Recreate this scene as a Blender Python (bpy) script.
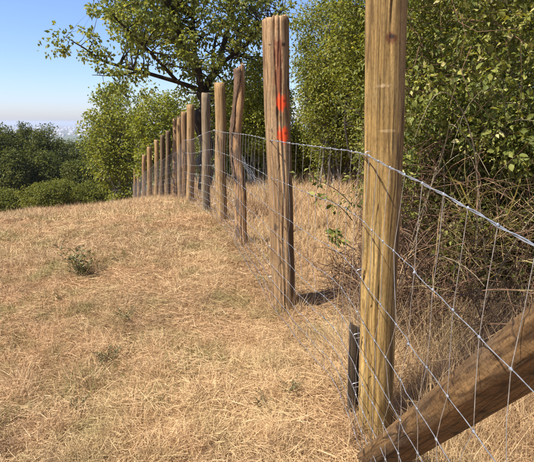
import bpy, math, random
import numpy as np
from mathutils import Vector, Matrix, Quaternion

random.seed(7); rng = np.random.default_rng(7)
scene = bpy.context.scene
for o in list(bpy.data.objects): bpy.data.objects.remove(o)
COL = scene.collection

# ------------------------------------------------------------------ camera
CAMH, F, PITCH = 1.35, 450.0, math.radians(13.6)
cam_d = bpy.data.cameras.new('camera'); cam = bpy.data.objects.new('camera', cam_d); COL.objects.link(cam)
cam_d.sensor_width = 36.0; cam_d.lens = 36.0 * F / 534.0
cam_d.clip_start = 0.05; cam_d.clip_end = 60000
cam.location = (0, 0, CAMH); cam.rotation_euler = (math.radians(90) - PITCH, 0, 0)
scene.camera = cam
# ------------------------------------------------------------------ sky + sun + exposure
SUN = Vector((-0.56, -0.36, 0.95)).normalized()
world = bpy.data.worlds.new('World'); scene.world = world; world.use_nodes = True
nt = world.node_tree; nt.nodes.clear()
sky = nt.nodes.new('ShaderNodeTexSky'); sky.sky_type = 'NISHITA'; sky.sun_disc = False
sky.sun_elevation = math.asin(SUN.z); sky.sun_rotation = math.atan2(SUN.x, SUN.y)
sky.altitude = 0; sky.air_density = 1.0; sky.dust_density = 0.65; sky.ozone_density = 9.0
bg = nt.nodes.new('ShaderNodeBackground'); bg.inputs['Strength'].default_value = 0.10
wo = nt.nodes.new('ShaderNodeOutputWorld')
tint = nt.nodes.new('ShaderNodeMix'); tint.data_type = 'RGBA'; tint.blend_type = 'MULTIPLY'; tint.inputs[0].default_value = 1; tint.inputs[7].default_value = (1.18, 1.04, 1.10, 1)
nt.links.new(sky.outputs[0], tint.inputs[6]); nt.links.new(tint.outputs[2], bg.inputs[0]); nt.links.new(bg.outputs[0], wo.inputs[0])
sd = bpy.data.lights.new('sun', 'SUN'); sd.energy = 5.0; sd.angle = math.radians(0.53); sd.color = (1.0, 0.955, 0.87)
so = bpy.data.objects.new('sun', sd); COL.objects.link(so); so.rotation_euler = SUN.to_track_quat('Z', 'Y').to_euler()
so.location = (-30, -20, 40)
scene.render.engine = 'CYCLES'
vs = scene.view_settings; vs.view_transform = 'Standard'; vs.look = 'None'; vs.exposure = 0.95; vs.gamma = 1.0
vs.use_curve_mapping = False

# ------------------------------------------------------------------ helpers
def tag(o, label=None, cat=None, group=None, kind=None):
    if label: o['label'] = label
    if cat: o['category'] = cat
    if group: o['group'] = group
    if kind: o['kind'] = kind
    return o

def mesh_np(name, V, T, mat=None, rnd=None, smooth=False):
    """triangles or quads (T is M x 3 or M x 4) to a mesh"""
    V = np.asarray(V, dtype=np.float32); T = np.asarray(T, dtype=np.int32); k = T.shape[1]
    me = bpy.data.meshes.new(name)
    me.vertices.add(len(V)); me.vertices.foreach_set('co', V.ravel())
    me.loops.add(T.size); me.loops.foreach_set('vertex_index', T.ravel())
    me.polygons.add(len(T)); me.polygons.foreach_set('loop_start', np.arange(0, T.size, k, dtype=np.int32))
    if smooth: me.polygons.foreach_set('use_smooth', np.ones(len(T), dtype=bool))
    if rnd is not None:
        a = me.attributes.new('rnd', 'FLOAT', 'POINT'); a.data.foreach_set('value', np.asarray(rnd, dtype=np.float32))
    me.update(calc_edges=True); me.validate()
    if mat: me.materials.append(mat)
    return me

def link(name, me, parent=None, world=False):
    o = bpy.data.objects.new(name, me); COL.objects.link(o)
    if parent:
        o.parent = parent
        if world: o.location = -Vector(parent_world(parent))
    return o
def parent_world(p):
    l = Vector(p.location)
    while p.parent: p = p.parent; l = l + Vector(p.location)
    return l
def empty(name, loc):
    o = bpy.data.objects.new(name, None); COL.objects.link(o); o.location = loc; o.empty_display_size = .2
    return o

def at(px, py, Y):
    """a point at distance Y in front of the viewpoint, seen in direction (px,py) of the 534x462 photograph"""
    u = (px - 267) / F; v = (231 - py) / F
    yc = math.cos(PITCH) + v * math.sin(PITCH); zc = -math.sin(PITCH) + v * math.cos(PITCH)
    return Vector((u / yc * Y, Y, CAMH + zc / yc * Y))

def unit(a): return a / np.maximum(np.linalg.norm(a, axis=-1, keepdims=True), 1e-9)

def tube(path, radii, sides=6, cap=True):
    P = np.asarray(path, dtype=float); n = len(P); R = np.broadcast_to(np.asarray(radii, dtype=float), (n,))
    Tn = unit(np.gradient(P, axis=0))
    ref = np.array([0.31, 0.17, 0.93]) if abs(Tn[0][2]) < .8 else np.array([1., .2, .1])
    A = unit(np.cross(Tn, ref)); B = np.cross(Tn, A)
    th = np.arange(sides) * 2 * math.pi / sides
    V = P[:, None, :] + R[:, None, None] * (np.cos(th)[None, :, None] * A[:, None, :] + np.sin(th)[None, :, None] * B[:, None, :])
    V = V.reshape(-1, 3); T = []
    i = np.arange(n - 1)[:, None] * sides; j = np.arange(sides)[None, :]; j2 = (j + 1) % sides
    a = (i + j).ravel(); b = (i + j2).ravel(); c = (i + sides + j2).ravel(); d = (i + sides + j).ravel()
    Q = np.stack([a, b, c, d], 1)
    return V, Q
def tubes(items, sides=5):
    """items: list of (path, radii) -> joined V, quads"""
    Vs, Qs, o = [], [], 0
    for p, r in items:
        V, Q = tube(p, r, sides); Vs.append(V); Qs.append(Q + o); o += len(V)
    return np.concatenate(Vs), np.concatenate(Qs)

def leaves(P, D, Nn, L, W, fold=.25):
    """folded kite leaves: base P, pointing D, face normal Nn"""
    n = len(P); D = unit(D); S = unit(np.cross(D, Nn)); Nn = np.cross(S, D)
    L = np.broadcast_to(L, (n,))[:, None]; W = np.broadcast_to(W, (n,))[:, None]
    mid = P + D * L * .42
    V = np.stack([P, mid + S * W * .5 + Nn * W * fold, P + D * L - Nn * L * .12, mid - S * W * .5 + Nn * W * fold], 1).reshape(-1, 3)
    b = np.arange(n)[:, None] * 4
    T = np.concatenate([b + np.array([[0, 1, 2]]), b + np.array([[0, 2, 3]])])
    return V, T
def blades(P, D, L, W, bend):
    n = len(P); D = unit(D); S = unit(np.cross(D, rng.normal(size=(n, 3))))
    L = L[:, None]; W = W[:, None]
    m = P + D * L * .5 + bend * .3; e = P + D * L + bend
    V = np.stack([P - S * W * .5, P + S * W * .5, m - S * W * .42, m + S * W * .42, e], 1).reshape(-1, 3)
    b = np.arange(n)[:, None] * 5
    T = np.concatenate([b + np.array([[0, 1, 2]]), b + np.array([[1, 3, 2]]), b + np.array([[2, 3, 4]])])
    return V, T

# ------------------------------------------------------------------ materials
class NT:
    def __init__(s, name):
        s.m = bpy.data.materials.new(name); s.m.use_nodes = True; s.t = s.m.node_tree; s.t.nodes.clear()
        s.out = s.n('ShaderNodeOutputMaterial')
    def n(s, ty, **kw):
        nd = s.t.nodes.new(ty)
        for k, v in kw.items():
            if k in nd.inputs.keys() if isinstance(k, str) else False: nd.inputs[k].default_value = v
            else: setattr(nd, k, v)
        return nd
    def l(s, a, b): s.t.links.new(a, b)
    def ramp(s, fac, stops):
        r = s.n('ShaderNodeValToRGB'); e = r.color_ramp.elements
        while len(e) < len(stops): e.new(.5)
        for q, (p, c) in zip(e, stops): q.position = p; q.color = (*c, 1) if len(c) == 3 else c
        s.l(fac, r.inputs[0]); return r.outputs[0]
    def noise(s, vec, scale, detail=3, rough=.55, dist=0):
        n = s.n('ShaderNodeTexNoise'); n.inputs['Scale'].default_value = scale; n.inputs['Detail'].default_value = detail
        n.inputs['Roughness'].default_value = rough; n.inputs['Distortion'].default_value = dist
        if vec is not None: s.l(vec, n.inputs['Vector'])
        return n.outputs['Fac']
    def mapping(s, vec, scale=(1, 1, 1), loc=(0, 0, 0), rot=(0, 0, 0)):
        m = s.n('ShaderNodeMapping'); m.inputs['Scale'].default_value = scale; m.inputs['Location'].default_value = loc
        m.inputs['Rotation'].default_value = rot
        s.l(vec, m.inputs['Vector']); return m.outputs[0]
    def mix(s, fac, a, b, mode='MIX'):
        x = s.n('ShaderNodeMix', data_type='RGBA', blend_type=mode)
        for v, i in ((fac, 0), (a, 6), (b, 7)):
            if hasattr(v, 'is_output') or hasattr(v, 'links'): s.l(v, x.inputs[i])
            else: x.inputs[i].default_value = v if i == 0 else (*v, 1)
        return x.outputs[2]
    def math(s, op, a, b=0.0, clamp=False):
        x = s.n('ShaderNodeMath', operation=op, use_clamp=clamp)
        for v, i in ((a, 0), (b, 1)):
            if hasattr(v, 'links'): s.l(v, x.inputs[i])
            else: x.inputs[i].default_value = v
        return x.outputs[0]
    def principled(s, color, rough=.8, spec=.3, metallic=0, bump=None, bdist=.01, bstr=.5):
        p = s.n('ShaderNodeBsdfPrincipled')
        if hasattr(color, 'links'): s.l(color, p.inputs['Base Color'])
        else: p.inputs['Base Color'].default_value = (*color, 1)
        if hasattr(rough, 'links'): s.l(rough, p.inputs['Roughness'])
        else: p.inputs['Roughness'].default_value = rough
        p.inputs['Metallic'].default_value = metallic; p.inputs['Specular IOR Level'].default_value = spec
        if bump is not None:
            b = s.n('ShaderNodeBump'); b.inputs['Distance'].default_value = bdist; b.inputs['Strength'].default_value = bstr
            s.l(bump, b.inputs['Height']); s.l(b.outputs[0], p.inputs['Normal'])
        s.l(p.outputs[0], s.out.inputs[0]); return p
    def obj(s): return s.n('ShaderNodeTexCoord').outputs['Object']
    def pos(s): return s.n('ShaderNodeNewGeometry').outputs['Position']
    def attr(s, name='rnd'): return s.n('ShaderNodeAttribute', attribute_name=name).outputs['Fac']

def leaf_mat(name, stops, trans=.35, rough=.5, spec=.28):
    t = NT(name); c = t.ramp(t.attr(), stops)
    p = t.n('ShaderNodeBsdfPrincipled'); t.l(c, p.inputs['Base Color']); p.inputs['Roughness'].default_value = rough
    p.inputs['Specular IOR Level'].default_value = spec
    tr = t.n('ShaderNodeBsdfTranslucent'); t.l(t.mix(1.0, c, (1.35, 1.25, .5), 'MULTIPLY'), tr.inputs[0])
    mx = t.n('ShaderNodeMixShader'); mx.inputs[0].default_value = trans
    t.l(p.outputs[0], mx.inputs[1]); t.l(tr.outputs[0], mx.inputs[2]); t.l(mx.outputs[0], t.out.inputs[0])
    return t.m

def straw_mat(name, stops, green=(.23, .22, .07), gamt=.5, pink=(.50, .30, .16), trans=.18):
    t = NT(name); c = t.ramp(t.attr(), stops); ps = t.pos()
    n1 = t.noise(ps, 2.1, 5, .7); n4 = t.noise(t.mapping(ps, loc=(3, 8, 1)), 3.4, 4, .65); n5 = t.noise(t.mapping(ps, loc=(7, 1, 4)), .8, 3); n2 = t.noise(t.mapping(ps, loc=(13, 5, 2)), .55, 3)
    f1 = t.ramp(n1, [(.50, (0, 0, 0)), (.66, (gamt,) * 3)]); f2 = t.ramp(n2, [(.36, (.15,) * 3), (.60, (.6,) * 3)])
    c = t.mix(f2, c, pink); c = t.mix(f1, c, green)
    c = t.mix(t.ramp(n4, [(.50, (0, 0, 0)), (.70, (.6,) * 3)]), c, (.23, .14, .075)); c = t.mix(t.ramp(n5, [(.48, (0, 0, 0)), (.68, (.5,) * 3)]), c, (.68, .49, .25))
    p = t.n('ShaderNodeBsdfPrincipled'); t.l(c, p.inputs['Base Color']); p.inputs['Roughness'].default_value = .6
    p.inputs['Specular IOR Level'].default_value = .25
    tr = t.n('ShaderNodeBsdfTranslucent'); t.l(c, tr.inputs[0])
    mx = t.n('ShaderNodeMixShader'); mx.inputs[0].default_value = trans
    t.l(p.outputs[0], mx.inputs[1]); t.l(tr.outputs[0], mx.inputs[2]); t.l(mx.outputs[0], t.out.inputs[0])
    return t.m

def bark_mat(name, a, b, sc=9):
    t = NT(name); o = t.pos()
    n = t.noise(t.mapping(o, (1, 1, .35)), sc, 5, .65)
    t.principled(t.ramp(n, [(.3, a), (.7, b)]), .9, .15, bump=n, bdist=.02, bstr=.8); return t.m

def wood_mat(name, light, dark, grey=(.3, .26, .2), gamt=.3, marks=(), seed=0, zf=1.0, con=1.0):
    """split / round timber: long fibres along local z. marks: (x,y,z, sx,sy,sz, colour, strength)"""
    t = NT(name); o = t.obj(); oo = t.mapping(o, (1, 1, zf), loc=(seed * 1.7, seed * .9, seed * 2.3))
    warp = t.noise(t.mapping(oo, (4, 4, 1.1)), 1, 3)
    w = t.mix(.055, oo, warp)
    g1 = t.noise(t.mapping(w, (16, 16, .7)), 1, 4, .6, .4)
    g2 = t.noise(t.mapping(w, (75, 75, 1.8)), 1, 3, .6)
    g3 = t.noise(t.mapping(oo, (7, 7, 3.5)), 1, 4, .6)
    c = t.ramp(g1, [(.32, dark), (.5, tuple(.5 * a + .5 * b for a, b in zip(light, dark))), (.66, light)])
    lines = t.math('SINE', t.math('MULTIPLY', t.noise(t.mapping(w, (9, 9, .3), (5, 2, 1)), 1, 2, .45), 95))
    c = t.mix(.8, c, t.ramp(lines, [(.0, (1.1, 1.09, 1.06)), (.55, (1, 1, 1)), (.95, (.5, .44, .36))]), 'MULTIPLY')
    fib = t.ramp(g2, [(.3, (.5, .45, .4)), (.62, (1.12, 1.1, 1.06))])
    c = t.mix(.75, c, fib, 'MULTIPLY')
    c = t.mix(t.ramp(g3, [(.48, (0, 0, 0)), (.72, (gamt,) * 3)]), c, grey)
    ck = t.math('ABSOLUTE', t.math('SUBTRACT', t.noise(t.mapping(w, (13, 13, .45)), 1, 2, .5, .3), .5))
    ckm = t.noise(t.mapping(oo, (9, 9, 2.2), (3, 1, 7)), 1, 2)
    ckf = t.math('MULTIPLY', t.ramp(ck, [(.004, (1, 1, 1)), (.016, (0, 0, 0))]), t.ramp(ckm, [(.45, (0, 0, 0)), (.55, (.85,) * 3)]))
    c = t.mix(ckf, c, (.035, .022, .012))
    vo = t.n('ShaderNodeTexVoronoi'); vo.inputs['Scale'].default_value = 1; t.l(t.mapping(oo, (9, 9, 2.6)), vo.inputs['Vector'])
    c = t.mix(t.ramp(vo.outputs['Distance'], [(.07, (.85,) * 3), (.16, (0, 0, 0))]), c, tuple(.3 * q for q in dark))
    fine = t.noise(t.mapping(oo, (220, 220, 9)), 1, 3, .6)
    c = t.mix(.8, c, t.ramp(fine, [(.3, (.62, .6, .57)), (.6, (1.1, 1.1, 1.08))]), 'MULTIPLY')
    spk = t.noise(t.mapping(oo, (140, 140, 60)), 1, 5, .7)
    c = t.mix(.55 * con, c, t.ramp(spk, [(.36, (.45, .42, .38)), (.55, (1.08, 1.07, 1.05))]), 'MULTIPLY')
    edge = t.noise(t.mapping(oo, (38, 38, 17)), 1, 5, .7)
    for (x, y, z, sx, sy, sz, col, st) in marks:
        m = t.mapping(o, loc=(-x / sx, -y / sy, -z / sz), scale=(1 / sx, 1 / sy, 1 / sz))
        ln = t.n('ShaderNodeVectorMath', operation='LENGTH'); t.l(m, ln.inputs[0])
        d = t.math('ADD', ln.outputs['Value'], t.math('MULTIPLY', t.math('SUBTRACT', edge, .5), 2.7))
        c = t.mix(t.ramp(d, [(.55, (st,) * 3), (1.0, (0, 0, 0))]), c, col)
    h = t.math('SUBTRACT', t.math('ADD', t.math('MULTIPLY', g2, .6), t.math('MULTIPLY', g1, .6)), t.math('MULTIPLY', ckf, .8))
    t.principled(c, .72, .25, bump=h, bdist=.006, bstr=.55)
    return t.m

# ------------------------------------------------------------------ terrain
gy = np.arange(-12, 140, .1)
kn = [(-12, 0.02), (0, 0), (6.2, 0), (7.4, -.11), (9.2, -.29), (12, -.645), (16, -1.40), (20, -2.15), (25, -3.10), (30, -4.05), (35, -5.3), (50, -10), (100, -25), (140, -34)]
gz = np.interp(gy, [a for a, b in kn], [b for a, b in kn])
ker = np.ones(13) / 13
for _ in range(2): gz[12:-12] = np.convolve(gz, ker, 'same')[12:-12]
def prof(y): return np.where(y < 139, np.interp(y, gy, gz), np.interp(y, [139, 300, 600, 1200], [-33.8, -58, -76, -80]))
# fence posts: (photo x of base, photo x / y of top, distance)
POSTS = [(374, 386, None, 1.75, .072), (284, 275.5, 20, 3.14, .083), (241, 238, 71, 4.95, .070), (222, 219.5, 83, 6.3, .078),
         (206, 205, 94, 7.4, .080), (190.5, 190.5, 105, 9.2, .082), (184, 184, 112, 10.6, .075), (180, 179.5, 116, 11.6, .07), (175.5, 175.5, 119, 12.5, .08),
         (168, 168, 131, 13.8, .08), (162, 162, 135, 15.0, .085), (156.5, 156.5, 140, 16.5, .08), (149.5, 149.5, 147, 18.2, .1), (144, 144, 155, 21.3, .095),
         (139, 139, 163, 24.8, .095), (135, 135, 169, 28.4, .1)]
fy = np.array([-8, -.45] + [p[3] for p in POSTS] + [36]); fx = []
for i, y in enumerate(fy):
    if i < 2: fx.append([.8, .62][i])
    elif i < len(fy) - 1: fx.append((POSTS[i - 2][0] - 267) / F * y * math.cos(PITCH) * (1.0 + 0.0))
fx.append(-11.2); fx = np.array(fx)
# refine the base x with the real depth of the base
def Xf(y): return np.interp(y, fy, fx)
def ground(x, y):
    x = np.asarray(x, float); y = np.asarray(y, float)
    d = x - Xf(y); far = np.clip((220 - y) / 150, 0, 1) * np.clip((250 - np.abs(x)) / 150, 0, 1)
    kl = .14 * np.clip((y - 5) / 9, 0, 1) * far
    z = prof(y) + np.where(d < 0, kl * np.maximum(d, -60), far * (.055 * np.minimum(d, 30) + .30 * np.clip(d - 3.4, 0, 14) * np.clip((y - 5) / 4, 0, 1)))
    amp = np.clip((y + 3) / 4, .4, 1) * far
    b = .016 * np.sin(2.3 * x + .7 * y + 1) + .014 * np.sin(3.9 * y - 1.7 * x) + .03 * np.sin(.9 * x - .6 * y + 2) * np.clip((y - 4) / 4, 0, 1) \
        + .018 * np.sin(6.1 * x + 4.7 * y) * np.sin(4.9 * y - 3.1 * x + 1) + .014 * np.sin(11.3 * x - 8.9 * y + .4) * np.sin(7.7 * x + 10.1 * y)
    return z + b * amp
def gz1(x, y): return float(ground(x, y))
for i, p in enumerate(POSTS):           # base x from the depth of the base point itself
    y = p[3]
    for _ in range(3):
        z = gz1(fx[i + 2], y); depth = y * math.cos(PITCH) - (z - CAMH) * math.sin(PITCH)
        fx[i + 2] = (p[0] - 267) / F * depth

def axis(fine_lo, fine_hi, step, lo, hi, g=1.16):
    a = list(np.arange(fine_lo, fine_hi + 1e-6, step)); s = step
    while a[-1] < hi: s *= g; a.append(min(a[-1] + s, hi))
    s = step
    while a[0] > lo: s *= g; a.insert(0, max(a[0] - s, lo))
    return np.array(a)
gx_ = axis(-5, 4, .09, -12500, 12500, 1.12); gy_ = axis(-.5, 10, .09, -160, 13500, 1.09)
XX, YY = np.meshgrid(gx_, gy_); ZZ = ground(XX, YY)
V = np.stack([XX, YY, ZZ], -1).reshape(-1, 3); nx = len(gx_); ny = len(gy_)
i = (np.arange(ny - 1)[:, None] * nx + np.arange(nx - 1)[None, :]).ravel()
t = NT('soil_thatch'); ps = t.pos()
n1 = t.noise(ps, 26, 6, .7); n2 = t.noise(ps, 1.1, 4); n3 = t.noise(t.mapping(ps, (1, 1, 1), (4, 9, 1)), 120, 3, .6)
c = t.ramp(n1, [(.3, (.10, .065, .035)), (.5, (.30, .185, .09)), (.7, (.46, .31, .16))])
c = t.mix(t.ramp(n2, [(.45, (0, 0, 0)), (.7, (.5,) * 3)]), c, (.30, .22, .10))
c = t.mix(.5, c, t.ramp(n3, [(.3, (.45, .42, .4)), (.7, (1.2, 1.15, 1.1))]), 'MULTIPLY')
sep = t.n('ShaderNodeSeparateXYZ'); t.l(ps, sep.inputs[0])
fg = t.math('MULTIPLY', t.math('SUBTRACT', sep.outputs[1], 48), .06, True)
scrub = t.ramp(t.noise(ps, .012, 6, .7), [(.35, (.045, .065, .025)), (.55, (.10, .11, .045)), (.7, (.20, .18, .09))])
c = t.mix(fg, c, scrub)
t.principled(c, .95, .1, bump=n1, bdist=.03, bstr=.7)
g = link('ground', mesh_np('ground', V, np.stack([i, i + 1, i + nx + 1, i + nx], 1), t.m, smooth=True)); tag(g, kind='structure')
g['label'] = 'dry mown grassy hillside field falling away to a plain'

# ------------------------------------------------------------------ the fence
fence = empty('wire_mesh_fence', (float(fx[2]), 1.75, gz1(fx[2], 1.75)))
tag(fence, 'wooden post fence with knotted galvanised wire mesh running along the dry field', 'fence')
def post_mesh(name, h, r, mat, seed=0, seg=32, rings=40, under=.25, crook=.0, flat=.0, groove=5, taper=.06, ragged=.012):
    r_ = np.random.default_rng(seed + 100)
    th = np.arange(seg) * 2 * math.pi / seg; zs = np.concatenate([[-under], np.linspace(0, h, rings)])
    R = np.ones((len(zs), seg)) * r
    R *= (1 - taper * zs / h)[:, None]
    ph = r_.uniform(0, 6.28, 8)
    R *= 1 + .035 * np.cos(2 * th + ph[0])[None] + .02 * np.cos(3 * th + ph[1])[None] + .012 * np.sin(zs * 5 + ph[2])[:, None] * np.cos(th + ph[3])[None] \
        + .008 * np.sin(zs * 17 + ph[4])[:, None] * np.cos(2 * th + ph[5])[None]
    for k in range(groove):
        a0 = r_.uniform(0, 6.28); w = r_.uniform(.035, .10); dp = r_.uniform(.05, .19); z0 = r_.uniform(0, h); zl = r_.uniform(.35, 1.2)
        aa = a0 + .12 * np.sin(zs * 2 + k) + .05 * np.sin(zs * 9 + k)
        dd = (th[None] - aa[:, None] + math.pi) % (2 * math.pi) - math.pi
        R *= 1 - dp * np.exp(-(dd / w) ** 2) * np.exp(-((zs - z0) / zl) ** 2)[:, None]
    if flat:
        for a0 in (flat, flat + 2.4):
            dd = np.cos(th - a0); R = np.where(dd[None] > .72, np.minimum(R, r * .78 / np.maximum(dd[None], .1)), R)
    cx = crook * np.sin(zs * 2.6 + seed) + crook * .6 * np.sin(zs * 6.1 + 2 * seed); cy = crook * .5 * np.cos(zs * 3.3 + seed)
    X = R * np.cos(th)[None] + cx[:, None]; Y = R * np.sin(th)[None] + cy[:, None]; Z = np.repeat(zs[:, None], seg, 1)
    Z[-1] += ragged * np.cos(th - ph[6]) + r_.normal(0, ragged * .35, seg)
    V = np.stack([X, Y, Z], -1)
    last = V[-1].copy(); c0 = last.mean(0)
    r1 = c0 + (last - c0) * .93; r1[:, 2] = last[:, 2] + .004; r2 = c0 + (last - c0) * .5; r2[:, 2] += .003 + r_.normal(0, .002, seg)
    V = np.concatenate([V, r1[None], r2[None]]); n = len(V); V = V.reshape(-1, 3)
    V = np.concatenate([V, [c0 + [0, 0, .004]]])
    i = np.arange(n - 1)[:, None] * seg; j = np.arange(seg)[None]; j2 = (j + 1) % seg
    Q = np.stack([(i + j).ravel(), (i + j2).ravel(), (i + seg + j2).ravel(), (i + seg + j).ravel()], 1)
    k = (n - 1) * seg; tr = np.stack([k + np.arange(seg), k + (np.arange(seg) + 1) % seg, np.full(seg, len(V) - 1), np.full(seg, len(V) - 1)], 1)
    me = bpy.data.meshes.new(name); me.from_pydata(V.tolist(), [], Q.tolist() + [q[:3] for q in tr.tolist()]); me.update()
    for p in me.polygons: p.use_smooth = True
    me.materials.append(mat); return me
def stand(o, base, top):
    d = (Vector(top) - Vector(base)).normalized(); o.rotation_mode = 'QUATERNION'
    o.rotation_quaternion = Vector((0, 0, 1)).rotation_difference(d)
ORANGE = (.85, .075, .012)
W_P1 = wood_mat('treated_pine', (.43, .285, .105), (.17, .102, .03), (.20, .165, .08), .4, seed=1, marks=[
    (.0, -.075, 1.66, .022, .05, .022, (.10, .035, .012), .9), (.0, -.075, 1.665, .010, .05, .010, (.02, .012, .008), .9),
    (-.025, -.075, 1.50, .030, .05, .010, (.60, .43, .25), .42), (-.01, -.07, 1.34, .042, .05, .006, (.50, .36, .19), .3),
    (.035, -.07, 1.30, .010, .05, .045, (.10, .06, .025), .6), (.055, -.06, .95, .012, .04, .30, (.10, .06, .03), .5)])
W_P2 = wood_mat('weathered_round_timber', (.46, .30, .155), (.20, .12, .055), (.30, .23, .15), .3, seed=2, marks=[
    (.008, -.08, 1.72, .034, .07, .27, (.17, .05, .02), .85), (-.045, -.075, 1.86, .012, .05, .008, (.05, .03, .02), .9),
    (.047, -.07, 1.86, .014, .05, .018, (.045, .022, .014), .9),
    (.022, -.08, 1.50, .040, .06, .058, ORANGE, .88), (.03, -.08, 1.295, .044, .06, .062, ORANGE, .88),
    (.008, -.08, 1.40, .030, .06, .022, (.20, .10, .035), .8), (.04, -.075, 1.512, .014, .05, .012, (.30, .05, .02), .8), (.045, -.075, 1.30, .014, .05, .010, (.22, .03, .015), .8),
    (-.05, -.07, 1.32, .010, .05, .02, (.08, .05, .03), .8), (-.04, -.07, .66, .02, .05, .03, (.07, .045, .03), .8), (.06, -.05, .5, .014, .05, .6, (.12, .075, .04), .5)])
W_P3 = wood_mat('split_heartwood', (.62, .40, .20), (.34, .19, .085), (.13, .085, .05), .75, seed=3, con=1.3, marks=[(-.03, -.06, z, .04, .05, h, (.07, .042, .025), .85) for z, h in ((.15, .10), (.45, .13), (.72, .07), (1.0, .11), (1.22, .06))] + [(.05, -.04, .6, .02, .04, .2, (.09, .055, .03), .7)])
W_BARK = bark_mat('peeling_bark', (.05, .032, .02), (.20, .12, .07), 22)
W_A = wood_mat('brown_post_timber', (.42, .27, .12), (.20, .12, .05), (.28, .22, .15), .4, seed=4)
W_B = wood_mat('grey_post_timber', (.33, .25, .155), (.15, .11, .065), (.27, .23, .17), .5, seed=5)
W_C = wood_mat('reddish_post_timber', (.42, .265, .13), (.19, .11, .05), (.25, .19, .13), .35, seed=6)
W_D = wood_mat('dark_post_timber', (.25, .17, .09), (.11, .07, .036), (.15, .12, .09), .4, seed=7)
W_BR = wood_mat('brown_brace_timber', (.24, .142, .06), (.08, .044, .019), (.17, .12, .075), .45, seed=8, zf=2.6, con=1.6, marks=[(-.05, .03, z, .05, .06, .006, (.02, .012, .008), .8) for z in (.42, .78, 1.02, 1.3)] + [(.0, .06, .9, .03, .04, .03, (.03, .016, .01), .8), (-.06, -.02, .6, .03, .04, .035, (.025, .014, .01), .8)])
POST_LABEL = {0: 'thick yellowish treated post nearest the camera, top cut by the frame', 1: 'tall post with two orange paint marks and red-brown stain',
              2: 'crooked split post with dark peeling bark', 4: 'greyish weathered post beside the tree fork'}
mats = [W_P1, W_P2, W_P3, W_A, W_B, W_A, W_C, W_A, W_C, W_D, W_D, W_A, W_A, W_C, W_A, W_C]
post_tops = []
for i, (bx, tx, ty, Y, r) in enumerate(POSTS):
    b = Vector((fx[i + 2], Y, gz1(fx[i + 2], Y)))
    if ty is None: tp = b + Vector((-.05, .03, 2.12))
    else:
        tp = at(tx, ty, Y + .02)
    h = (tp - b).length
    big = i < 3
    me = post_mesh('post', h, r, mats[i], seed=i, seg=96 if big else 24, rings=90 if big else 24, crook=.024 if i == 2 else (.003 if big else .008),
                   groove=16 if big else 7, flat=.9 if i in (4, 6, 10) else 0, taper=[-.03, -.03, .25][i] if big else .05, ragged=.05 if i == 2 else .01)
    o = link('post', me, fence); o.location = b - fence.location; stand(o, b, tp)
    if i in POST_LABEL: o['label'] = POST_LABEL[i]
    post_tops.append((b, tp))
    if i == 2:          # peeling bark shell round the upper left of the split post
        r_ = np.random.default_rng(3); zs = np.linspace(.75, h + .02, 44); na = 14; Vb = []
        for z in zs:
            a1 = 4.45 + .35 * math.sin(z * 4) + .25 * math.sin(z * 11) - (.9 if z < 1.25 else 0) * math.sin(z * 3) ** 2; a0 = 2.0
            cx = .024 * math.sin(z * 2.6 + 2) + .0144 * math.sin(z * 6.1 + 4); cy = .012 * math.cos(z * 3.3 + 2)
            for k in range(na):
                a = a0 + (a1 - a0) * k / (na - 1); rr = r * (1 - .25 * z / h) * 1.06 + .007 + .004 * r_.normal()
                Vb.append((rr * math.cos(a) + cx, rr * math.sin(a) + cy, z))
        Q = [(q * na + k, q * na + k + 1, (q + 1) * na + k + 1, (q + 1) * na + k) for q in range(43) for k in range(na - 1)]
        mb = mesh_np('bark', Vb, Q, W_BARK, smooth=True); ob = link('bark', mb, o)
        md = ob.modifiers.new('thick', 'SOLIDIFY'); md.thickness = .006; md.offset = -1
# the leaning strut at the near corner, and the post behind the viewer that it leans on
b0 = Vector((.62, -.45, gz1(.62, -.45)))
o = link('post', post_mesh('post', 2.1, .075, W_A, seed=30), fence); o.location = b0 - fence.location
br_a = Vector((.435, 1.60, gz1(.44, 1.6) + .0)); br_b = Vector((.575, .33, 1.50))
Lb = (br_b - br_a).length
o = link('brace', post_mesh('brace', Lb, .070, W_BR, seed=12, seg=40, rings=60, under=.12, groove=8, flat=2.2, taper=-.02), fence)
o.location = br_a - fence.location; stand(o, br_a, br_b); o['label'] = 'thick dark brown diagonal timber strut at the foot of the nearest post'
sb = Vector((.408, 1.88, gz1(.408, 1.88)))  # thin dark upright filling the dark strip beside the nearest post
o = link('dark_upright', post_mesh('dark_upright', .45, .026, wood_mat('dark_upright_brown', (.075, .052, .03), (.03, .02, .012), (.07, .055, .04), .4, seed=9), seed=15, seg=20, rings=24, ragged=.02), fence); o.location = sb - fence.location
stand(o, sb, sb + Vector((-.01, .01, .5))); o['label'] = 'short dark upright just left of the nearest post'

# wire mesh on the field side of the posts
pp = [(.50, -.5, 0), (.470, .40, 0), (.452, .75, 0), (.432, 1.05, 0), (.385, 1.48, 0), (.372, 1.72, 0), (.350, 1.95, 0)]
for i in range(1, len(POSTS)):
    b, tp = post_tops[i]; m = b + (tp - b) * .35
    j = min(i + 1, len(POSTS) - 1); d = post_tops[j][0] - post_tops[i - 1][0]; d.z = 0; d.normalize()
    nrm = Vector((-d.y, d.x, 0)); q = m + nrm * (POSTS[i][4] + .012)
    pp.append((q.x, q.y, 0))
pp = np.array(pp); sl = np.concatenate([[0], np.cumsum(np.linalg.norm(np.diff(pp, axis=0), axis=1))])
def path(s): return np.array([np.interp(s, sl, pp[:, 0]), np.interp(s, sl, pp[:, 1])])
HW = [1.225, .98, .765, .615, .485, .365, .255, .16, .07]
SL = sl[-1]; s_p1 = sl[5]
def droop(y): return np.interp(y, [-.5, .3, .75, 1.2, 1.7], [.10, .085, .066, .018, -.028])
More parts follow.
